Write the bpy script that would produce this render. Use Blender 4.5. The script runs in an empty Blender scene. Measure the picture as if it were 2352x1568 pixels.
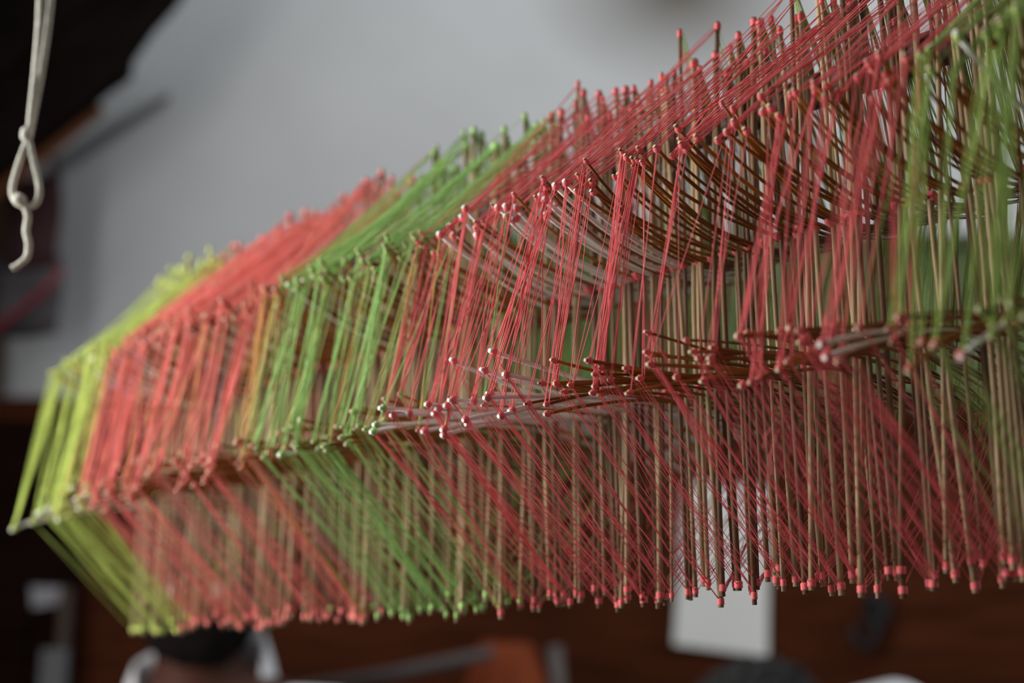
import bpy, bmesh, math, random
from mathutils import Vector, Matrix, noise
R = random.Random(11)
SC = bpy.context.scene
COL = SC.collection

# ------------------------------------------------------------------ camera, world, light
CAM_Z = 1.5
PITCH = 0.2418
F = 50 / 36 * 2352
cam = bpy.data.cameras.new('camera')
cam.lens = 50; cam.sensor_width = 36; cam.clip_start = 0.02
cam.dof.use_dof = True; cam.dof.focus_distance = 0.765; cam.dof.aperture_fstop = 3.4
cam.dof.aperture_blades = 0
camo = bpy.data.objects.new('camera', cam); COL.objects.link(camo)
camo.location = (0, 0, CAM_Z); camo.rotation_euler = (math.pi / 2 + PITCH, 0, 0)
SC.camera = camo

w = bpy.data.worlds.new('world'); SC.world = w; w.use_nodes = True
w.node_tree.nodes['Background'].inputs[0].default_value = (0.80, 0.88, 1.0, 1)
w.node_tree.nodes['Background'].inputs[1].default_value = 0.09

def area(name, loc, target, sx, sy, power, col=(1, 1, 1)):
    l = bpy.data.lights.new(name, 'AREA'); l.shape = 'RECTANGLE'; l.size = sx; l.size_y = sy
    l.energy = power; l.color = col
    o = bpy.data.objects.new(name, l); COL.objects.link(o); o.location = loc
    o.rotation_euler = (Vector(target) - Vector(loc)).to_track_quat('-Z', 'Y').to_euler()
    return o
area('window_or_fill_light', (-1.15, 0.95, 1.88), (-0.05, 1.08, 1.7), 0.8, 1.1, 36, (1.0, 0.97, 0.93))
area('window_or_fill_light', (-1.3, -1.3, 1.75), (0.0, 1.0, 1.65), 1.4, 1.4, 3.5, (0.97, 0.98, 1.0))  # added weak fill from behind the camera, brightens the cane fronts
area('window_or_fill_light', (2.3, 2.0, 2.5), (0.3, 1.1, 1.75), 1.0, 1.2, 16, (0.95, 0.99, 1.0))
area('wall_fill_light', (0.6, 1.55, 3.75), (0.45, 3.0, 3.0), 2.4, 1.0, 30, (0.93, 0.98, 1.0))  # added lamp turned to the back wall to brighten it

SC.view_settings.view_transform = 'Standard'
SC.view_settings.look = 'None'
SC.view_settings.exposure = 0.0
SC.view_settings.gamma = 1.0
SC.view_settings.use_curve_mapping = False

# ------------------------------------------------------------------ helpers
def at(px, py, Y):
    """world point seen at photo pixel (px,py), at world distance Y in front of the camera"""
    a = (px - 1176) / F; b = (784 - py) / F
    c, s = math.cos(PITCH), math.sin(PITCH)
    dy = c - b * s; dz = s + b * c
    k = Y / dy
    return Vector((a * k, Y, CAM_Z + dz * k))

def new_mat(name, col, rough=0.7, var=0.12, scale=40.0, spec=0.3, col2=None, bump=0.0, stretch=(1, 1, 1), trans=0.0, sheen=0.0):
    m = bpy.data.materials.new(name); m.use_nodes = True
    nt = m.node_tree; N = nt.nodes; L = nt.links
    b = N['Principled BSDF']
    b.inputs['Roughness'].default_value = rough
    b.inputs['Specular IOR Level'].default_value = spec
    if sheen: b.inputs['Sheen Weight'].default_value = sheen
    tc = N.new('ShaderNodeTexCoord'); mp = N.new('ShaderNodeMapping'); nz = N.new('ShaderNodeTexNoise'); cr = N.new('ShaderNodeValToRGB')
    mp.inputs['Scale'].default_value = stretch
    nz.inputs['Scale'].default_value = scale; nz.inputs['Detail'].default_value = 5
    L.new(tc.outputs['Object'], mp.inputs['Vector']); L.new(mp.outputs['Vector'], nz.inputs['Vector']); L.new(nz.outputs['Fac'], cr.inputs['Fac'])
    c2 = col2 or tuple(min(1, c * (1 + var)) for c in col)
    c1 = tuple(c * (1 - var) for c in col)
    cr.color_ramp.elements[0].position = 0.32; cr.color_ramp.elements[1].position = 0.68
    cr.color_ramp.elements[0].color = (*c1, 1); cr.color_ramp.elements[1].color = (*c2, 1)
    L.new(cr.outputs['Color'], b.inputs['Base Color'])
    if bump:
        bp = N.new('ShaderNodeBump'); bp.inputs['Strength'].default_value = bump; bp.inputs['Distance'].default_value = 0.01
        L.new(nz.outputs['Fac'], bp.inputs['Height']); L.new(bp.outputs['Normal'], b.inputs['Normal'])
    if trans:
        t = N.new('ShaderNodeBsdfTranslucent'); mx = N.new('ShaderNodeMixShader'); mx.inputs['Fac'].default_value = trans
        L.new(cr.outputs['Color'], t.inputs['Color'])
        L.new(b.outputs[0], mx.inputs[1]); L.new(t.outputs[0], mx.inputs[2])
        L.new(mx.outputs[0], N['Material Output'].inputs['Surface'])
    return m

M = {}
M['pink'] = new_mat('pink_thread', (0.88, 0.19, 0.20), 0.8, 0.10, 60, 0.15, trans=0.15, sheen=0.2)
M['salmon'] = new_mat('salmon_thread', (0.90, 0.25, 0.22), 0.8, 0.12, 60, 0.15, trans=0.15, sheen=0.2)
M['green'] = new_mat('green_thread', (0.42, 0.68, 0.23), 0.8, 0.12, 60, 0.15, trans=0.15, sheen=0.2)
M['olive'] = new_mat('yellow_green_thread', (0.58, 0.70, 0.17), 0.8, 0.12, 60, 0.15, trans=0.15, sheen=0.2)
M['moss'] = new_mat('moss_green_thread', (0.40, 0.55, 0.15), 0.8, 0.12, 60, 0.15, trans=0.15, sheen=0.2)
M['straw'] = new_mat('straw_thread', (0.72, 0.47, 0.16), 0.8, 0.12, 60, 0.15, trans=0.15)
M['plum'] = new_mat('plum_thread', (0.30, 0.02, 0.07), 0.8, 0.12, 60, 0.15)
M['lilac'] = new_mat('lilac_thread', (0.55, 0.42, 0.46), 0.8, 0.12, 60, 0.15)
M['bamboo'] = new_mat('bamboo', (0.36, 0.25, 0.135), 0.6, 0.3, 30, 0.2, col2=(0.53, 0.40, 0.24), stretch=(8, 8, 0.6))
M['bamboo_dark'] = new_mat('weathered_bamboo', (0.19, 0.11, 0.06), 0.6, 0.3, 30, 0.3, stretch=(8, 8, 0.6))
M['cane'] = new_mat('brown_cane', (0.20, 0.068, 0.010), 0.55, 0.3, 40, 0.3)
M['cane_pale'] = new_mat('amber_cane', (0.33, 0.135, 0.02), 0.5, 0.3, 40, 0.3)
M['white'] = new_mat('white_plastic', (0.80, 0.80, 0.76), 0.6, 0.05, 20, 0.2)
M['pith'] = new_mat('pale_cane_end', (0.62, 0.52, 0.36), 0.8, 0.1, 200, 0.2)
M['pole'] = new_mat('dark_pole_wood', (0.10, 0.055, 0.04), 0.6, 0.3, 25, 0.3, stretch=(0.5, 6, 6))
M['cotton'] = new_mat('cotton_cord', (0.56, 0.55, 0.48), 0.9, 0.12, 300, 0.1, bump=0.4)

class MB:
    def __init__(s): s.v = []; s.f = []; s.m = []; s.smooth = []
    def tube(s, pts, rad, n=6, cap=True, mi=0, smooth=True):
        pts = [Vector(p) for p in pts]
        if not isinstance(rad, (list, tuple)): rad = [rad] * len(pts)
        base = len(s.v)
        t0 = (pts[1] - pts[0]).normalized()
        up = Vector((0.31, 0.17, 0.93)) if abs(t0.z) < 0.85 else Vector((0.9, 0.4, 0.1))
        nx = t0.cross(up).normalized()
        for i, p in enumerate(pts):
            if i == 0: t = pts[1] - pts[0]
            elif i == len(pts) - 1: t = pts[-1] - pts[-2]
            else: t = pts[i + 1] - pts[i - 1]
            t.normalize()
            nx = (nx - t * nx.dot(t)).normalized(); ny = t.cross(nx)
            for k in range(n):
                a = 2 * math.pi * k / n
                s.v.append(tuple(p + (nx * math.cos(a) + ny * math.sin(a)) * rad[i]))
        for i in range(len(pts) - 1):
            for k in range(n):
                a = base + i * n + k; b = base + i * n + (k + 1) % n
                s.f.append((a, b, b + n, a + n)); s.m.append(mi); s.smooth.append(smooth)
        if cap:
            s.f.append(tuple(base + k for k in reversed(range(n)))); s.m.append(mi); s.smooth.append(False)
            e = base + (len(pts) - 1) * n
            s.f.append(tuple(e + k for k in range(n))); s.m.append(mi); s.smooth.append(False)
    def box(s, c, size, mi=0, rot=None):
        base = len(s.v); c = Vector(c)
        for x in (-1, 1):
            for y in (-1, 1):
                for z in (-1, 1):
                    p = Vector((x * size[0] / 2, y * size[1] / 2, z * size[2] / 2))
                    if rot: p = rot @ p
                    s.v.append(tuple(c + p))
        for q in ((0, 1, 3, 2), (4, 6, 7, 5), (0, 4, 5, 1), (2, 3, 7, 6), (0, 2, 6, 4), (1, 5, 7, 3)):
            s.f.append(tuple(base + i for i in q)); s.m.append(mi); s.smooth.append(False)
    def ball(s, c, r, seg=10, rings=6, mi=0, sq=(1, 1, 1), jit=0.0):
        base = len(s.v); c = Vector(c)
        for i in range(1, rings):
            th = math.pi * i / rings
            for k in range(seg):
                ph = 2 * math.pi * k / seg
                d = Vector((math.sin(th) * math.cos(ph), math.sin(th) * math.sin(ph), math.cos(th)))
                rr = r * (1 + jit * noise.noise(d * 3 + c * 7))
                s.v.append(tuple(c + Vector((d.x * sq[0], d.y * sq[1], d.z * sq[2])) * rr))
        top = len(s.v); s.v.append(tuple(c + Vector((0, 0, r * sq[2])))); s.v.append(tuple(c - Vector((0, 0, r * sq[2]))))
        for i in range(rings - 2):
            for k in range(seg):
                a = base + i * seg + k; b = base + i * seg + (k + 1) % seg
                s.f.append((a, a + seg, b + seg, b)); s.m.append(mi); s.smooth.append(True)
        for k in range(seg):
            a = base + k; b = base + (k + 1) % seg
            s.f.append((top, a, b)); s.m.append(mi); s.smooth.append(True)
            a += (rings - 2) * seg; b += (rings - 2) * seg
            s.f.append((top + 1, b, a)); s.m.append(mi); s.smooth.append(True)
    def mesh(s, name, mats):
        me = bpy.data.meshes.new(name); me.from_pydata(s.v, [], s.f)
        for m in (mats if isinstance(mats, (list, tuple)) else [mats]): me.materials.append(m)
        me.polygons.foreach_set('material_index', s.m); me.polygons.foreach_set('use_smooth', s.smooth)
        me.update(); return me
    def build(s, name, mats, parent=None):
        return link(name, s.mesh(name, mats), parent)

def link(name, me, parent=None, loc=None):
    o = bpy.data.objects.new(name, me); COL.objects.link(o)
    if parent: o.parent = parent
    if loc is not None: o.location = loc
    return o
def tag(o, label=None, cat=None, group=None, kind=None):
    if label: o['label'] = label
    if cat: o['category'] = cat
    if group: o['group'] = group
    if kind: o['kind'] = kind
    return o
def thing(name, label, cat, loc=(0, 0, 0), group=None):
    return tag(link(name, None, None, loc), label, cat, group)
def local(parent, p): return Vector(p) - parent.location

# ------------------------------------------------------------------ setting
WY = 3.0                                   # the back wall
wm = new_mat('grey_plaster', (0.45, 0.45, 0.455), 0.9, 0.05, 3, 0.1, bump=0.05)
nt = wm.node_tree
def patch(centre, size, colr, amount):
    """a darker, fading patch on the plaster"""
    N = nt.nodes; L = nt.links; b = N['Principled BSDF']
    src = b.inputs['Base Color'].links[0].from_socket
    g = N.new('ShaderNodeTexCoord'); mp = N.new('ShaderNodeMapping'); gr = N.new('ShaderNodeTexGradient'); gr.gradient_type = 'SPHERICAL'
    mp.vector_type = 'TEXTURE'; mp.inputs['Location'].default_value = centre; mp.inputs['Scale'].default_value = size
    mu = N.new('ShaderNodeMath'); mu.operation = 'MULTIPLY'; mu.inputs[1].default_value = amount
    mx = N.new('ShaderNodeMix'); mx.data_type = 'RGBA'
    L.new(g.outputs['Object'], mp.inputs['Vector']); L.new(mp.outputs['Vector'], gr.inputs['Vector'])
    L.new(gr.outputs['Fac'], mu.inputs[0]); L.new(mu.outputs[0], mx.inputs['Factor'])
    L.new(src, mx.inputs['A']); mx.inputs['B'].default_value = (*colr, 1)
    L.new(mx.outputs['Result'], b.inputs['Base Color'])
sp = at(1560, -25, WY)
patch((sp.x, sp.y, sp.z), (0.36, 0.6, 0.26), (0.09, 0.075, 0.06), 1.0)
b_ = MB(); zt = at(0, 932, WY).z
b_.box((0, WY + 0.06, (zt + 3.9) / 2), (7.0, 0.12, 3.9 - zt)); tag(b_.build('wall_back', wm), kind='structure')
wood = new_mat('dark_panelling', (0.050, 0.013, 0.0048), 0.85, 0.35, 6, 0.05, stretch=(1, 1, 9), bump=0.05)
wood_dark = new_mat('darker_panelling', (0.009, 0.0035, 0.0025), 0.9, 0.35, 6, 0.03, stretch=(1, 1, 9))
b_ = MB(); b_.box((0, WY + 0.03, zt / 2), (7.0, 0.16, zt))
pan = tag(b_.build('wall_panelling', wood), kind='structure')
b_ = MB(); b_.box((0, WY - 0.055, zt - 0.02), (7.0, 0.03, 0.05)); tag(b_.build('trim_1', wood), kind='structure')
dl = at(-500, 1200, WY).x; dr = at(215, 1200, WY).x
b_ = MB(); b_.box(((dl + dr) / 2, WY - 0.08, (zt - 0.05) / 2), (dr - dl, 0.05, zt - 0.05))
door = tag(b_.build('door_1', wood_dark), kind='structure')
for k, zz in enumerate((0.5, 1.35)):
    b_ = MB(); b_.box(((dl + dr) / 2, WY - 0.11, zz), (dr - dl - 0.16, 0.02, 0.6)); b_.build('door_panel', wood_dark, door)
fl = new_mat('worn_floor', (0.16, 0.13, 0.11), 0.8, 0.2, 5, 0.2)
b_ = MB(); b_.box((0, 1.0, -0.05), (7.0, 6.0, 0.1)); tag(b_.build('floor', fl), kind='structure')

# dark green board on the wall behind the sculpture
gb = new_mat('dark_green_board', (0.070, 0.090, 0.036), 0.85, 0.4, 4, 0.1, col2=(0.13, 0.16, 0.075))
q0 = at(640, 540, WY - 0.03); q1 = at(2700, 540, WY - 0.03)
t = thing('notice_board', 'dark green board on the grey wall, mostly hidden behind the stick sculpture', 'board', ((q0.x + q1.x) / 2, WY - 0.03, zt + 0.02))
hb = q0.z - zt - 0.02; wb = q1.x - q0.x
m = MB(); m.box((0, 0.008, hb / 2), (wb, 0.012, hb)); m.build('panel', gb, t)
for nm, c, sz in (('rail', (0, 0, hb - 0.012), (wb, 0.03, 0.024)), ('rail', (0, 0, 0.012), (wb, 0.03, 0.024)), ('stile', (-wb / 2 + 0.012, 0, hb / 2), (0.024, 0.03, hb - 0.05)), ('stile', (wb / 2 - 0.012, 0, hb / 2), (0.024, 0.03, hb - 0.05))):
    m = MB(); m.box(c, sz); m.build(nm, gb, t)

# ------------------------------------------------------------------ the thread sculpture
X0, Y0, YAW = -0.3344, 1.2913, 0.8339
AX = Vector((math.cos(YAW), -math.sin(YAW), 0)); LAT = Vector((-math.sin(YAW), -math.cos(YAW), 0))   # LAT points to the camera's side
def P(s, lat, h): return Vector((X0, Y0, CAM_Z)) + AX * s + LAT * lat + Vector((0, 0, h))
HA, HB, HC, HD, HU, HL = 0.372, 0.2745, 0.158, 0.0523, 0.246, 0.170
WB, WC = 0.0976, 0.1083
STEP = 0.0043
NR = 240
root = thing('thread_sculpture', 'long hexagonal bamboo stick sculpture strung with pink and green thread', 'sculpture', P(0.5, 0, HL))
def smooth(a, b, x):
    t = max(0, min(1, (x - a) / (b - a))); return t * t * (3 - 2 * t)
def hc(s): return HC - 0.009 * (1 - smooth(0.0, 0.3, s)) - 0.013 * smooth(0.70, 0.88, s)
def band(s):
    if s < 0.105: return 'olive'
    if s < 0.362: return 'salmon'
    if s < 0.517: return 'green'
    if s < 0.872: return 'pink'
    return 'moss'
def tip_colour(s):
    c = band(s + R.gauss(0, 0.006))
    if R.random() < 0.012: c = R.choice(['green', 'olive', 'pink'])
    return c
rings = []
for i in range(NR):
    s = i * STEP
    g = lambda a: max(-2.2 * a, min(2.2 * a, R.gauss(0, a)))
    cl = 0.006 * math.sin(s * 2 * math.pi / 0.031 + 1.3 * math.sin(s * 23))      # tips gather in little clusters
    r = dict(s=s)
    spike = R.choice([0, 0, 0, 0, 0, 0.015, 0.012, 0.006, -0.010])
    r['A'] = (s + g(0.004), g(0.0035), HA + g(0.0065) + spike)
    r['D'] = (s + g(0.005) + 0.002 + cl * 0.4, g(0.005), HD + g(0.0035))
    r['B'] = (s + cl + g(0.003), WB + g(0.0045), HB + g(0.0055))
    r['Bm'] = (s + cl + g(0.003), -WB + g(0.0045), HB + g(0.0055))
    hcj = abs(g(0.010)) * R.choice([1, 1, -0.6]) 
    r['C'] = (s - cl * 0.8 + g(0.004), WC + g(0.006), hc(s) + hcj - 0.003)
    r['Cm'] = (s - cl * 0.8 + g(0.004), -WC + g(0.006), hc(s) + g(0.008))
    rings.append(r)

def wrap_mesh(name, mat, rough):
    b = MB(); prof = [(-0.5, 0.82), (-0.42, 1.0), (-0.2, 1.06), (0.0, 1.0), (0.2, 1.07), (0.42, 1.0), (0.5, 0.82)] if rough else [(-0.5, 0.7), (-0.3, 1.05), (0, 1.25), (0.3, 1.05), (0.5, 0.7)]
    b.tube([(0, 0, z) for z, _ in prof], [q for _, q in prof], 8)
    return b.mesh(name, mat)
WRAP = {c: wrap_mesh('thread_wrap', M[c], True) for c in ('pink', 'salmon', 'green', 'olive', 'moss')}
KNOT = {c: wrap_mesh('thread_knot', M[c], False) for c in ('pink', 'salmon', 'green', 'olive', 'moss')}
def place_wrap(name, me, p, axis, r, length, parent):
    o = link(name, me, parent)
    o.location = local(root, p)
    o.rotation_mode = 'QUATERNION'; o.rotation_quaternion = Vector((0, 0, 1)).rotation_difference(axis)
    o.scale = (r, r, length)
    return o

WHITE_B = [(0.532, 0.66, 0.42), (0.372, 0.380, 1), (0.075, 0.082, 1), (0.893, 0.898, 1), (0.90, 0.985, 0.04), (0.76, 0.775, 0.34)]
WHITE_C = [(0.508, 0.635, 0.62), (0.385, 0.391, 1), (0.0, 0.04, 0.6), (0.085, 0.10, 0.7), (0.826, 0.838, 0.9), (0.885, 0.89, 1)]
def is_white(lst, s):
    for a, b, p in lst:
        if a <= s <= b and R.random() < p: return True
    return False
KP = {}                                     # where the thread turns round each tip
for i, r in enumerate(rings):
    s = r['s']
    # upright bamboo stick, A (top) to D (bottom)
    a = P(*r['A']); d = P(*r['D']); ax = (a - d).normalized()
    rad = R.uniform(0.0011, 0.0018); dark = R.random() < 0.45
    bow = Vector((R.gauss(0, 0.002), R.gauss(0, 0.002), 0))
    side = Vector((0, 0, 0))
    b = MB()
    pts = [local(root, d.lerp(a, t) + bow * math.sin(t * math.pi) + side) for t in (0, 0.25, 0.5, 0.75, 1)]
    b.tube(pts, [rad * R.uniform(0.9, 1.1) for _ in pts], 7)
    st = b.build('bamboo_stick', M['bamboo_dark'] if dark else M['bamboo'], root)
    c = tip_colour(s - 0.02); c2 = tip_colour(s + 0.012)
    pa = a - ax * 0.0030; pd = d + ax * R.uniform(0.0032, 0.0050)
    place_wrap('thread_wrap', WRAP[c], pa, ax, rad * 1.32, 0.0045, st)
    place_wrap('thread_wrap', WRAP[c2], pd, ax, rad * 1.30, 0.0040, st)
    KP[i, 'A'] = pa; KP[i, 'D'] = pd
    mid = P(s, 0, 0)
    def onstick(h):
        t = (h - r['D'][2]) / (r['A'][2] - r['D'][2]); return d.lerp(a, t)
    if i % 2 == 0:
        place_wrap('crossing_knot', KNOT[tip_colour(s)], onstick(HU) + LAT * 0.001, Vector((LAT + Vector((0, 0, 0.4))).normalized()), 0.0022, 0.006, st)
        place_wrap('crossing_knot', KNOT[tip_colour(s)], onstick(HL) + LAT * 0.001, Vector((LAT + Vector((0, 0, 0.4))).normalized()), 0.0020, 0.006, st)
    # the two canes that cross it: bent like a bow (B) and nearly level (C)
    for key, km, hmid, nm, lst, power in (('B', 'Bm', HU, 'bent_cane', WHITE_B, 2.0), ('C', 'Cm', HL, 'level_cane', WHITE_C, 1.6)):
        p0 = r[key]; p1 = r[km]; white = is_white(lst, s)
        if white and key == 'C' and s > 0.4: p0 = (p0[0], p0[1] + R.uniform(0.004, 0.016), p0[2] + R.gauss(-0.002, 0.006))
        hm = hmid + R.gauss(0, 0.002) + (R.uniform(-0.006, 0.004) if key == 'C' else 0)
        cr = R.uniform(0.00115, 0.0014) if white else R.uniform(0.00075, 0.0011)
        sm = s + R.gauss(0, 0.0015) + 0.0024
        pts = []
        K = 9
        for k in range(2 * K + 1):
            u = k / K - 1                    # -1 camera side, +1 far side
            e = p0 if u < 0 else p1; q = abs(u) ** power
            pts.append(local(root, P(sm + (e[0] - sm) * abs(u), e[1] * abs(u), hm + (e[2] - hm) * q)))
        b = MB(); b.tube(pts, cr, 6)
        if not white:
            for f in range(len(b.f) - 2, len(b.f)): b.m[f] = 1
            for f in list(range(6)): b.m[f] = 0
        cn = b.build(nm, [M['white'] if white else (M['cane_pale'] if R.random() < 0.5 else M['cane']), M['pith']], root)
        if white: cn['label'] = 'white plastic stick among the brown canes'
        for key2, ia, ib in ((key, 0, 1), (km, -1, -2)):
            pe = pts[ia] + root.location; pn = pts[ib] + root.location; axx = (pn - pe).normalized()
            kp = pe + axx * R.uniform(0.0020, 0.0034)
            place_wrap('thread_knot', KNOT[tip_colour(s + (0.0 if key == 'B' else -0.012))], kp, axx, cr * 1.62, 0.0036, cn)
            KP[i, key2] = kp

# the thread itself: bands of one colour on each of the six faces
TH = 0.00024
bands = {}
def strand(face, colour, sb, p, q, r=TH):
    k = (face, colour, 0 if sb < 0.105 else 1 if sb < 0.362 else 2 if sb < 0.517 else 3 if sb < 0.872 else 4)
    b = bands.setdefault(k, MB())
    off = Vector((R.gauss(0, 0.0008), R.gauss(0, 0.0008), R.gauss(0, 0.0008)))
    off2 = Vector((R.gauss(0, 0.0008), R.gauss(0, 0.0008), R.gauss(0, 0.0008)))
    p = p + off - root.location; q = q + off2 - root.location
    m = p.lerp(q, 0.5) + Vector((0, 0, -abs(R.gauss(0, 0.0006))))
    b.tube([p, m, q], r, 4, cap=False)
FACES = [('A', 'B', 7, 0), ('B', 'C', -5, 0), ('C', 'D', 0, 0), ('A', 'Bm', 7, 1), ('Bm', 'Cm', -5, 1), ('Cm', 'D', 0, 1)]
for a, b, off, back in FACES:
    for i in range(NR):
        s = rings[i]['s']
        n = R.choice([0, 1, 2, 2, 5] if s > 0.52 else [1, 1, 2, 4, 6]) if not back else (R.choice([5, 7, 9]) if a in ('A', 'Bm') else 2)
        if s > 0.86 and not back: n = R.choice([1, 3, 5, 7])
        if a == 'C' or b == 'D': n = (R.choice([1, 2, 2, 3]) if s > 0.52 else R.choice([0, 1, 2, 5])) if not back else R.choice([1, 1, 2])
        if s < 0.52 and a == 'A' and not back: n += 1
        for k in range(n):
            # i counts the ring at B (faces A-B and B-C) or at C (face C-D)
            if a == 'A': ia = i + off + R.choice([-3, -2, -1, 0, 0, 1, 2, 3]); ib = i
            elif b[0] == 'C': ia = i; ib = i + off + R.choice([-2, -1, 0, 0, 1, 2])
            else: ia = i; ib = i + off + R.choice([-3, -2, -1, 0, 0, 1, 2, 3])
            if not (0 <= ia < NR and 0 <= ib < NR):
                ia = max(0, min(NR - 1, ia)); ib = max(0, min(NR - 1, ib))
            sb = s + R.gauss(0, 0.004) + (0.012 if a[0] == 'C' else 0)
            c = band(sb)
            if c == 'salmon' and R.random() < 0.05: c = R.choice(['plum', 'lilac', 'straw'])
            if 0.345 < sb < 0.368 and R.random() < 0.55: c = 'straw'
            if 0.515 < sb < 0.60 and R.random() < 0.07: c = 'green'
            if c == 'green' and R.random() < 0.04: c = 'straw'
            if back and a[0] in 'AB' and b[0] in 'BC' and sb > 0.56 and R.random() < 0.7: c = 'moss' if R.random() < 0.5 else 'green'
            strand(a + b, c, sb, KP[ia, a], KP[ib, b], 0.00042 if back and c in ('moss', 'green') and sb > 0.5 else TH)
            if R.random() < 0.35: strand(a + b, c, sb, KP[ia, a], KP[ib, b])
NAMES = {'pink': 'pink', 'salmon': 'salmon pink', 'green': 'bright green', 'olive': 'yellow green', 'moss': 'moss green', 'straw': 'straw coloured', 'plum': 'dark plum', 'lilac': 'pale lilac'}
for (face, c, k), b in bands.items():
    o = b.build('thread_band', M[c], root); o['kind'] = 'stuff'; o['label'] = NAMES[c] + ' thread strung between the stick tips'
# loose fluff and loops of thread
b = MB()
def curl(px, py, Y, pts, r=0.0003):
    b.tube([at(px + x, py + y, Y) - root.location for x, y in pts], r, 4, cap=False)
curl(1760, 1010, 0.648, [(-5, 20), (-2, -10), (12, -28), (26, -20), (18, 10), (8, 40), (14, 80)])
curl(1900, 735, 0.612, [(-8, 20), (-6, -8), (10, -22), (28, -12), (32, 18)])
curl(1808, 865, 0.634, [(-8, 0), (-2, -10), (6, -6), (4, 8), (-5, 6), (-8, 0)])
o = b.build('loose_thread', M['pink'], root); o['kind'] = 'stuff'
# the pole inside, and the cord that hangs its near end from above
b = MB()
pl = [P(s, -0.014, 0.329 + 0.004 * math.sin(s * 3)) - root.location for s in (0.05, 0.2, 0.35, 0.5, 0.65, 0.8, 0.95, 1.1, 1.25)]
b.tube(pl, [0.0085, 0.0088, 0.009, 0.009, 0.0095, 0.0105, 0.0115, 0.012, 0.012], 12); b.build('pole', M['pole'], root)
b = MB(); q = P(1.16, -0.014, 0.33) - root.location
b.tube([q + Vector((0, 0, -0.013)), q + Vector((0, 0, 0.4)), q + Vector((0, 0, 1.9))], 0.003, 6); b.build('hanging_cord', M['cotton'], root)

# ------------------------------------------------------------------ cord with a loop, hanging at the left
YR = 0.93
t = thing('looped_cord', 'white cotton cord with a knotted loop and short tail, hanging at upper left', 'cord', at(64, 310, YR))
def cord(name, pts, r=0.0022, dy=0):
    ctrl = [at(x, y, YR + (e[0] if e else 0) + dy) - t.location for x, y, *e in pts]
    out = []
    for i in range(len(ctrl) - 1):                                   # Catmull-Rom through the points
        p0 = ctrl[max(0, i - 1)]; p1 = ctrl[i]; p2 = ctrl[i + 1]; p3 = ctrl[min(len(ctrl) - 1, i + 2)]
        for k in range(6):
            u = k / 6
            out.append(0.5 * ((2 * p1) + (p2 - p0) * u + (2 * p0 - 5 * p1 + 4 * p2 - p3) * u * u + (3 * p1 - p0 - 3 * p2 + p3) * u ** 3))
    out.append(ctrl[-1])
    m = MB(); m.tube(out, r, 8); return m.build(name, M['cotton'], t)
cord('strand', [(93, -1600), (93, -300), (92, 0), (82, 150), (72, 250), (66, 310)])
cord('strand', [(160, -1600), (140, -300), (117, 0), (98, 150), (80, 250), (68, 310)], dy=0.004)
cord('loop', [(64, 322), (48, 362), (32, 412), (28, 440), (36, 462), (58, 474), (80, 470), (90, 448), (88, 415), (76, 365), (66, 322)])
cord('tail', [(58, 474), (64, 500), (60, 530), (66, 560), (62, 590), (46, 606), (28, 617)], r=0.0023)
m = MB(); m.ball(at(61, 309, YR) - t.location, 0.0044, 10, 7, sq=(1, 1, 1.15), jit=0.3); m.build('knot', M['cotton'], t)
m = MB(); m.ball(at(45, 459, YR - 0.004) - t.location, 0.0046, 10, 7, sq=(1.1, 1, 1), jit=0.3); m.build('knot', M['cotton'], t)

# ------------------------------------------------------------------ eave of dark boards, upper left
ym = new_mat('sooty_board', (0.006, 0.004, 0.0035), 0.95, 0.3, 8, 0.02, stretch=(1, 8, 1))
bt = new_mat('brown_batten', (0.16, 0.055, 0.02), 0.7, 0.3, 8, 0.2)
YE = 2.55
t = thing('eave', 'eave of sooty dark boards with broken ends and a brown batten, upper left', 'eave', at(100, 100, YE))
d0 = (at(240, 205, YE) - at(60, 345, YE)).normalized(); nrm = Vector((-d0.z, 0, d0.x))
def clip(poly, a, b, c):
    """keep the part of the polygon where a*x + b*y >= c"""
    out = []
    for k in range(len(poly)):
        p, q = poly[k - 1], poly[k]; dp = a * p[0] + b * p[1] - c; dq = a * q[0] + b * q[1] - c
        if (dp >= 0) != (dq >= 0):
            u = dp / (dp - dq); out.append((p[0] + (q[0] - p[0]) * u, p[1] + (q[1] - p[1]) * u))
        if dq >= 0: out.append(q)
    return out
def slab(name, poly, Y, thick, mat):
    m = MB(); n = len(poly)
    for dy in (0, thick):
        for x, y in poly: m.v.append(tuple(at(x, y, Y) + Vector((0, dy, 0)) - t.location))
    m.f += [tuple(range(n)), tuple(range(2 * n - 1, n - 1, -1))] + [(k, k + n, (k + 1) % n + n, (k + 1) % n) for k in range(n)]
    m.m += [0] * (n + 2); m.smooth += [False] * (n + 2)
    return m.build(name, mat, t)
EAVE = [(-400, 700), (240, 205), (262, 188), (292, 182), (299, 128), (322, 95), (350, 55), (372, 32), (400, 0), (440, -60), (520, -170), (-400, -170)]
na, nb = -0.61, -0.79; c0 = na * 240 + nb * 205
for k in range(9):
    pl_ = clip(clip(EAVE, na, nb, c0 + 88 * k - 2), -na, -nb, -(c0 + 88 * (k + 1) + 4))
    if len(pl_) > 2: slab('board', pl_, YE + 0.012 * (k % 2), 0.03, ym)
slab('batten_and_shadow', [(-60, 455), (60, 360), (225, 232), (232, 246), (66, 378), (-60, 475)], YE + 0.05, 0.03, bt)
slab('batten_and_shadow', [(110, 372), (240, 292), (385, 212), (388, 217), (250, 308), (124, 392)], WY - 0.03, 0.02, new_mat('shadow_strip_grey', (0.17, 0.165, 0.165), 0.9, 0.1, 8, 0.1))  # grey strip added in place of a cast shadow on the wall

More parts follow.
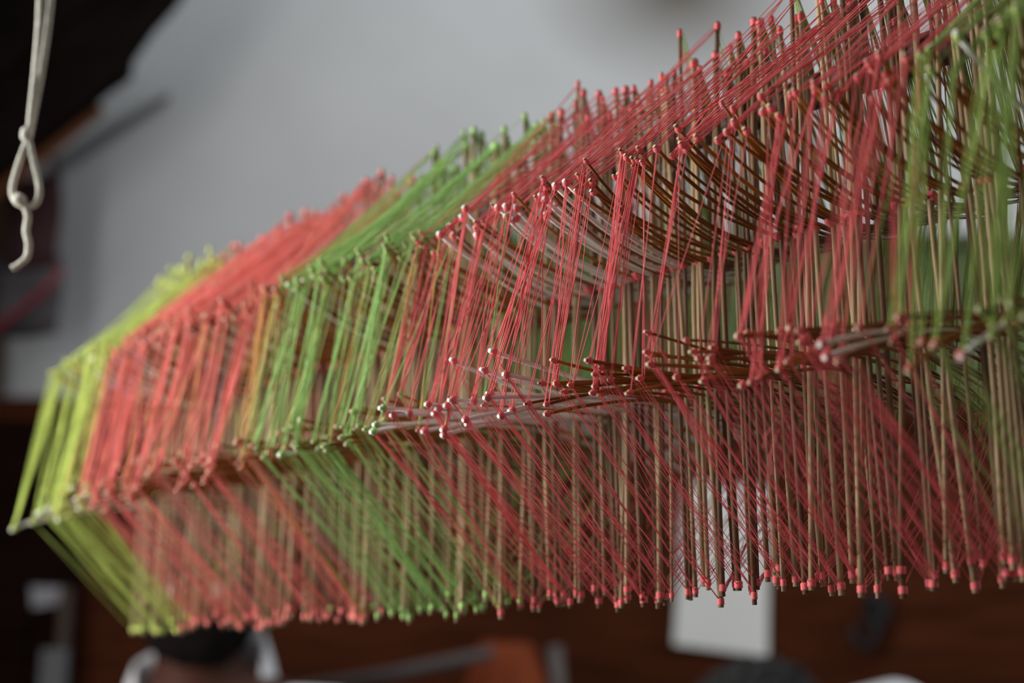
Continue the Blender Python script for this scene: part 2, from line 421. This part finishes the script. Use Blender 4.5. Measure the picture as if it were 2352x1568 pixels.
# ------------------------------------------------------------------ left edge: post and hanging bag
t = thing('wooden_post', 'brown wooden post at the left edge, behind the looped cord', 'post', (at(-42, 600, 2.93).x, 2.93, 0))
pm = new_mat('brown_post', (0.085, 0.045, 0.018), 0.7, 0.25, 8, 0.2, stretch=(3, 3, 0.5))
m = MB(); hp_ = at(0, 345, 2.93).z; m.box((0, 0, hp_ / 2), (0.112, 0.06, hp_)); m.build('shaft', pm, t)
m = MB(); m.box((0, -0.005, 0.06), (0.135, 0.07, 0.12)); m.build('foot', pm, t)
bagm = new_mat('dark_cloth', (0.045, 0.022, 0.024), 0.95, 0.25, 15, 0.05)
bagg = new_mat('grey_cloth', (0.075, 0.068, 0.072), 0.95, 0.2, 15, 0.05)
redm = new_mat('red_cord', (0.22, 0.02, 0.035), 0.8, 0.2, 30, 0.1)
t = thing('cloth_bag', 'dark cloth bag with a red cord across it, hanging at the left edge', 'bag', at(75, 590, 2.82))
def pillow(name, mat, x0, y0, x1, y1, Y, th):
    m = MB(); n = 10; g = {}
    for sgn in (-1, 1):
        for i in range(n + 1):
            for j in range(n + 1):
                u = i / n; v = j / n
                bul = (max(0, 1 - (2 * u - 1) ** 4) * max(0, 1 - (2 * v - 1) ** 4)) ** 0.5
                px = x0 + (x1 - x0) * u; py = y0 + (y1 - y0) * v
                pt = at(px + 6 * math.sin(v * 5), py + 8 * math.sin(u * 4), Y) + Vector((0, sgn * th * bul, 0))
                g[sgn, i, j] = len(m.v); m.v.append(tuple(pt - t.location))
        for i in range(n):
            for j in range(n):
                q = (g[sgn, i, j], g[sgn, i + 1, j], g[sgn, i + 1, j + 1], g[sgn, i, j + 1])
                m.f.append(q if sgn < 0 else q[::-1]); m.m.append(0); m.smooth.append(True)
    return m.build(name, mat, t)
pillow('flap', bagm, 12, 400, 138, 615, 2.80, 0.03)
pillow('pouch', bagg, -20, 590, 140, 770, 2.83, 0.035)
m = MB(); m.tube([at(x, y, 2.77) - t.location for x, y in ((142, 616), (110, 660), (60, 700), (0, 748), (-60, 790))], 0.006, 6); m.build('red_cord', redm, t)
m = MB(); m.tube([at(x, y, 2.80) - t.location for x, y in ((130, 405), (118, 340), (75, 240), (40, 405))], 0.005, 6); m.build('strap', bagm, t)

# ------------------------------------------------------------------ papers and hook on the panelling
paper = new_mat('white_paper', (0.62, 0.62, 0.60), 0.85, 0.03, 3, 0.1)
PW = WY - 0.055
def sheet(name, label, corners, Y, mat, curl_=0.008):
    o_ = at(*corners[0], Y)
    m = MB(); n = 8; c = [at(x, y, Y) for x, y in corners]
    for side in (0, 1):
        base = len(m.v)
        for i in range(n + 1):
            for j in range(n + 1):
                u = i / n; v = j / n
                p = c[0].lerp(c[1], u).lerp(c[3].lerp(c[2], u), v)
                fold = -0.004 * max(0, 1 - abs(v - 0.55) * 8)
                p = p + Vector((0, -curl_ * (v ** 2) * (0.4 + 0.6 * abs(2 * u - 1)) + fold + (0.0008 if side else 0), 0))
                m.v.append(tuple(p - o_))
        for i in range(n):
            for j in range(n):
                a = base + i * (n + 1) + j; q = (a, a + n + 1, a + n + 2, a + 1)
                m.f.append(q if side else q[::-1]); m.m.append(0); m.smooth.append(True)
    o = m.build(name, mat); o.location = o_
    return tag(o, label, 'paper')
sheet('paper_sheet', 'tall white sheet of paper with a faint fold, pinned to the brown panelling', [(1572, 1108), (1768, 1116), (1762, 1508), (1546, 1480)], PW - 0.002, paper)
sheet('paper_note', 'small grey-white paper note pinned to the dark door, lower left', [(70, 1346), (140, 1348), (136, 1388), (76, 1396)], WY - 0.122, new_mat('grey_paper', (0.26, 0.25, 0.265), 0.9, 0.05, 5, 0.1))
ws = new_mat('pale_stick', (0.12, 0.12, 0.125), 0.8, 0.1, 6, 0.1)
t = thing('pale_board', 'narrow pale board leaning on the dark door, below the small note', 'board', (at(120, 1600, WY - 0.15).x, WY - 0.15, 0))
m = MB(); tp = at(128, 1490, WY - 0.15).z; m.box((0, 0, tp / 2), (0.05, 0.02, tp)); m.build('plank', ws, t)
m = MB(); m.box((0.012, 0.008, tp + 0.05), (0.02, 0.02, 0.14)); m.build('tip', new_mat('brown_stick', (0.06, 0.04, 0.03), 0.8), t)
iron = new_mat('black_iron', (0.008, 0.008, 0.009), 0.6, 0.2, 20, 0.3)
t = thing('iron_hook', 'black iron double hook on the panelling, right of the tall paper', 'hook', at(2000, 1400, PW))
def hk(name, pts, r, dy=-0.03):
    m = MB(); m.tube([at(x, y, PW + dy) - t.location for x, y in pts], r, 8); return m.build(name, iron, t)
hk('hook', [(2000, 1375), (2022, 1378), (2036, 1400), (2030, 1425), (2008, 1432), (1992, 1420)], 0.009)
hk('hook', [(2010, 1432), (2012, 1460), (1996, 1486), (1972, 1484), (1960, 1460), (1962, 1440)], 0.009)
m = MB(); m.box(at(2012, 1400, PW - 0.006) - t.location, (0.05, 0.012, 0.06)); m.build('plate', iron, t)
m = MB(); m.tube([at(2012, 1410, PW) - t.location, at(2022, 1410, PW - 0.03) - t.location], 0.008, 8); m.build('shank', iron, t)

# ------------------------------------------------------------------ rust cloth over a stand, slanting stick
rust = new_mat('rust_cloth', (0.17, 0.036, 0.013), 0.9, 0.35, 12, 0.1)
YC = 2.6
base = at(1160, 1500, YC)
t = thing('cloth_stand', 'rust orange cloth draped over a grey stand, low in front of the panelling', 'stand', (base.x, YC, 0))
m = MB(); n = 40; hz = base.z - 0.4
rows = 10
for j in range(rows + 1):
    v = j / rows
    for k in range(n):
        a = 2 * math.pi * k / n
        rr = (0.05 + 0.16 * v ** 0.8) * (1 + 0.18 * math.sin(a * 9 + v) * (0.3 + v))
        m.v.append((rr * math.cos(a), rr * 0.7 * math.sin(a), base.z + 0.01 - v * 0.75 + 0.012 * math.sin(a * 2) * (1 - v)))
for j in range(rows):
    for k in range(n):
        a_ = j * n + k; b2 = j * n + (k + 1) % n
        m.f.append((a_, a_ + n, b2 + n, b2)); m.m.append(0); m.smooth.append(True)
m.v.append((0, 0, base.z + 0.02)); 
for k in range(n): m.f.append((len(m.v) - 1, k, (k + 1) % n)); m.m.append(0); m.smooth.append(True)
m.build('cloth', rust, t)
gs = new_mat('grey_stand', (0.10, 0.085, 0.08), 0.7, 0.2, 10, 0.2)
for dx in (-0.05, 0.09):
    m = MB(); top = base.z + (0.0 if dx < 0 else 0.015)
    m.tube([(dx * 2.2, 0.05, 0), (dx, 0.04, top)], 0.015, 8); m.build('leg', gs, t)
t = thing('slanting_stick', 'grey brown stick slanting up towards the rust orange cloth', 'stick', at(960, 1535, 2.45))
m = MB(); m.tube([at(640, 1590, 2.45) - t.location, at(900, 1548, 2.45) - t.location, at(1132, 1498, 2.5) - t.location], [0.011, 0.012, 0.011], 8); m.build('shaft', gs, t)
m = MB(); m.tube([at(640, 1590, 2.45) - t.location, (at(640, 1590, 2.45).x - t.location.x - 0.1, 0, -t.location.z)], 0.014, 8); m.build('support', gs, t)

# ------------------------------------------------------------------ people
skinm = new_mat('brown_skin', (0.055, 0.020, 0.013), 0.6, 0.15, 12, 0.15)
hairm = new_mat('black_hair', (0.007, 0.005, 0.005), 0.95, 0.3, 90, 0.05)
greyh = new_mat('greying_hair', (0.018, 0.017, 0.017), 0.7, 0.4, 60, 0.1, col2=(0.04, 0.04, 0.04))
shirt = new_mat('white_shirt', (0.66, 0.66, 0.68), 0.9, 0.05, 6, 0.1)
trou = new_mat('dark_trousers', (0.03, 0.03, 0.035), 0.9, 0.2, 10, 0.1)
eyem = new_mat('eye', (0.5, 0.47, 0.42), 0.3, 0.05, 10, 0.5)
def skin_obj(name, verts, edges, radii, mat, parent, rootv=0, levels=2):
    me = bpy.data.meshes.new(name); me.from_pydata([tuple(v) for v in verts], edges, []); me.materials.append(mat)
    o = link(name, me, parent)
    sm = o.modifiers.new('skin', 'SKIN'); sm.use_smooth_shade = True
    lay = me.skin_vertices[0].data if me.skin_vertices else None
    if lay is None:
        bpy.context.view_layer.objects.active = o
        bpy.ops.mesh.customdata_skin_add(); lay = me.skin_vertices[0].data
    for k, r in enumerate(radii):
        lay[k].radius = r if isinstance(r, tuple) else (r, r); lay[k].use_root = (k == rootv)
    ss = o.modifiers.new('subsurf', 'SUBSURF'); ss.levels = levels; ss.render_levels = levels
    return o
def person(name, label, head, pelvis, chest, neck, feet, hands, turn, hair_mat, beard, elbow_drop=0.28):
    """head, pelvis ... are world points; body is one skinned surface, clothing and hair are its children"""
    t = thing(name, label, 'person', (pelvis.x, pelvis.y, 0))
    Lc = lambda p: Vector(p) - t.location
    sid = Vector((math.cos(turn), math.sin(turn), 0)); fwd = Vector((math.sin(turn), -math.cos(turn), 0))
    up = (neck - chest).normalized(); fup = sid.cross(up).normalized(); up2 = (head - neck).normalized(); ff = sid.cross(up2).normalized()
    V = []; E = []; Rr = []
    def add(p, r, par=None):
        V.append(Lc(p)); Rr.append(r)
        if par is not None: E.append((par, len(V) - 1))
        return len(V) - 1
    pv = add(pelvis, (0.15, 0.11)); ab = add(pelvis.lerp(chest, 0.5), (0.135, 0.10), pv); ch = add(chest, (0.16, 0.115), ab)
    nk = add(neck, (0.06, 0.06), ch); jaw = add(neck.lerp(head, 0.55) + ff * 0.02, (0.058, 0.064), nk)
    hd = add(head, (0.076, 0.095), jaw); hd2 = add(head + (head - neck).normalized() * 0.075, (0.066, 0.08), hd)
    sh = {}
    arms = []
    for sg in (-1, 1):
        s1 = add(chest + up * 0.085 + sid * sg * 0.185, 0.055, ch); 
        el = chest + sid * sg * 0.25 + Vector((0, 0, -elbow_drop)) + fwd * 0.02
        e1 = add(el, 0.042, s1); h = hands[0 if sg < 0 else 1]
        w1 = add(el.lerp(h, 0.86), 0.027, e1); pm1 = add(h, (0.038, 0.018), w1)
        dirn = (h - el).normalized()
        for k in range(4):
            off = sid * (k - 1.5) * 0.019
            f1 = add(h + dirn * 0.05 + off, 0.009, pm1); f2 = add(h + dirn * (0.085 - 0.008 * abs(k - 1.3)) + off + fwd * 0.01, 0.008, f1)
        th = add(h + dirn * 0.02 - sid * sg * 0.045 + fwd * 0.01, 0.010, pm1)
        hp = add(pelvis + sid * sg * 0.085 + Vector((0, 0, -0.06)), 0.09, pv)
        ft = feet[0 if sg < 0 else 1]
        kn = add((pelvis + sid * sg * 0.09).lerp(ft, 0.5) + fwd * 0.03, 0.06, hp)
        an = add(ft + Vector((0, 0, 0.075)), 0.038, kn); to = add(ft + fwd * 0.15 + Vector((0, 0, 0.03)), (0.04, 0.028), an)
        arms.append((chest + up * 0.085 + sid * sg * 0.185, el, el.lerp(h, 0.45)))
        sh[sg] = ((pelvis + sid * sg * 0.085 + Vector((0, 0, -0.06))), (pelvis + sid * sg * 0.09).lerp(ft, 0.5) + fwd * 0.03, ft + Vector((0, 0, 0.1)))
    skin_obj('body', V, E, Rr, skinm, t)
    # shirt
    V = []; E = []; Rr = []
    a0 = add(pelvis + Vector((0, 0, -0.07)), (0.205, 0.165)); a1 = add(pelvis.lerp(chest, 0.5), (0.18, 0.145), a0); a2 = add(chest, (0.185, 0.135), a1); a3 = add(chest.lerp(neck, 0.42), (0.11, 0.09), a2)
    for s1, el, wr in arms:
        i1 = add(s1, 0.075, a2); i2 = add(el, 0.062, i1); add(wr, 0.055, i2)
    skin_obj('shirt', V, E, Rr, shirt, t)
    m = MB(); n = 28
    for dz, rx, ry, dip in ((-0.02, 0.100, 0.092, 0.10), (-0.035, 0.135, 0.105, 0.08), (-0.065, 0.175, 0.118, 0.05), (-0.12, 0.225, 0.128, 0.02), (-0.17, 0.235, 0.130, 0.0), (-0.22, 0.20, 0.13, 0.0)):
        for k in range(n):
            a = 2 * math.pi * k / n
            m.v.append(tuple(Lc(neck + sid * math.cos(a) * rx + fup * math.sin(a) * ry + up * (dz - dip * max(0, math.sin(a)) + 0.012 * math.cos(a)))))
    for row in range(5):
        for k in range(n):
            a_ = row * n + k; b2 = row * n + (k + 1) % n
            m.f.append((a_, a_ + n, b2 + n, b2)); m.m.append(0); m.smooth.append(True)
    m.build('shirt_yoke', shirt, t)
    # collar: standing band round the neck
    m = MB(); n = 24; ax = (head - neck).normalized()
    for row, (dz, rr) in enumerate(((-0.045, 0.098), (0.0, 0.088), (0.035, 0.094), (0.0, 0.106), (-0.05, 0.118))):
        for k in range(n):
            a = 2 * math.pi * k / n
            front = math.sin(a)                                  # +1 towards fwd
            p = neck + sid * math.cos(a) * rr + ff * front * rr * 0.95 + ax * (dz - 0.13 * max(0, front) ** 0.7 + 0.022 * math.cos(a))
            m.v.append(tuple(Lc(p)))
    for row in range(4):
        for k in range(n):
            a_ = row * n + k; b2 = row * n + (k + 1) % n
            m.f.append((a_, b2, b2 + n, a_ + n)); m.m.append(0); m.smooth.append(True)
    m.build('collar', shirt, t)
    # trousers
    V = []; E = []; Rr = []
    aw = add(pelvis + Vector((0, 0, 0.08)), (0.15, 0.12)); a0 = add(pelvis + Vector((0, 0, -0.04)), (0.16, 0.125), aw)
    for sg in (-1, 1):
        i1 = add(sh[sg][0], 0.11, a0); i2 = add(sh[sg][1], 0.08, i1); add(sh[sg][2], 0.065, i2)
    skin_obj('trousers', V, E, Rr, trou, t)
    # face
    m = MB(); m.tube([Lc(head + ff * 0.088 + up2 * 0.02), Lc(head + ff * 0.108 - up2 * 0.018), Lc(head + ff * 0.092 - up2 * 0.028)], [0.008, 0.015, 0.012], 8); m.build('nose', skinm, t)
    for sg in (-1, 1):
        m = MB(); m.ball(Lc(head + ff * 0.082 + sid * sg * 0.032 + up2 * 0.018), 0.013, 10, 7, sq=(1.2, 0.7, 0.75)); ey = m.build('eye', eyem, t)
        m = MB(); m.ball(Lc(head + sid * sg * 0.082 - up2 * 0.005), 0.026, 10, 7, sq=(0.45, 0.8, 1.2)); m.build('ear', skinm, t)
    m = MB(); m.tube([Lc(head + ff * 0.088 - up2 * 0.052 + sid * k) for k in (-0.025, -0.01, 0, 0.01, 0.025)], [0.003, 0.007, 0.007, 0.007, 0.003], 8); m.build('mouth', new_mat('lips', (0.10, 0.03, 0.026), 0.5), t)
    # hair: a cap of small tufts
    bm = bmesh.new(); bmesh.ops.create_icosphere(bm, subdivisions=5, radius=1)
    c0 = head + up2 * 0.035 - ff * 0.008
    kill = []
    for v in bm.verts:
        d = v.co.copy(); n_ = noise.noise(d * 8) * 0.12 + noise.noise(d * 19) * 0.10
        q = 1.0 + n_
        if d.z < -0.25 or (d.y > 0.35 and d.z < 0.30): kill.append(v)
        v.co = Lc(c0) + (sid * d.x * 0.092 + ff * d.y * 0.108 + up2 * d.z * 0.098) * q
    bmesh.ops.delete(bm, geom=kill, context='VERTS')
    me = bpy.data.meshes.new('hair'); bm.to_mesh(me); bm.free(); me.materials.append(hair_mat)
    link('hair', me, t)
    if beard:
        bm = bmesh.new(); bmesh.ops.create_icosphere(bm, subdivisions=4, radius=1); kill = []
        c1 = neck.lerp(head, 0.68) + ff * 0.022
        for v in bm.verts:
            d = v.co.copy(); q = 1 + noise.noise(d * 9) * 0.07
            if d.z > 0.35 or d.y < -0.35: kill.append(v)
            v.co = Lc(c1) + (sid * d.x * 0.080 + ff * d.y * 0.085 + up2 * d.z * 0.066) * q
        bmesh.ops.delete(bm, geom=kill, context='VERTS')
        me = bpy.data.meshes.new('beard'); bm.to_mesh(me); bm.free(); me.materials.append(hair_mat); link('beard', me, t)
    return t
Y1 = 2.1
h1 = at(462, 1360, Y1); n1 = at(458, 1545, Y1 + 0.03); c1 = at(485, 1815, Y1 + 0.05); p1 = Vector((c1.x, Y1 + 0.05, 0.93))
person('person', 'person in a white collared shirt, face mostly hidden behind the lower left stick tips', h1, p1, c1, n1,
       [Vector((p1.x - 0.13, p1.y, 0)), Vector((p1.x + 0.13, p1.y, 0))], [Vector((p1.x - 0.22, p1.y - 0.25, 1.0)), Vector((p1.x + 0.22, p1.y - 0.25, 1.0))], 0.12, hairm, True)
Y2 = 2.2
h2 = at(1745, 1722, Y2); n2 = at(1803, 1847, Y2 + 0.02); c2 = at(2025, 1782, Y2 + 0.04); p2 = Vector((c2.x + 0.30, Y2 + 0.06, 0.92))
person('person', 'person with dark curly hair stooping in a white shirt, below the tall white paper', h2, p2, c2, n2,
       [Vector((p2.x, p2.y + 0.10, 0)), Vector((p2.x + 0.05, p2.y - 0.10, 0))], [c2 + Vector((-0.12, 0.16, -0.52)), c2 + Vector((-0.12, -0.20, -0.52))], -1.35, greyh, False, 0.27)
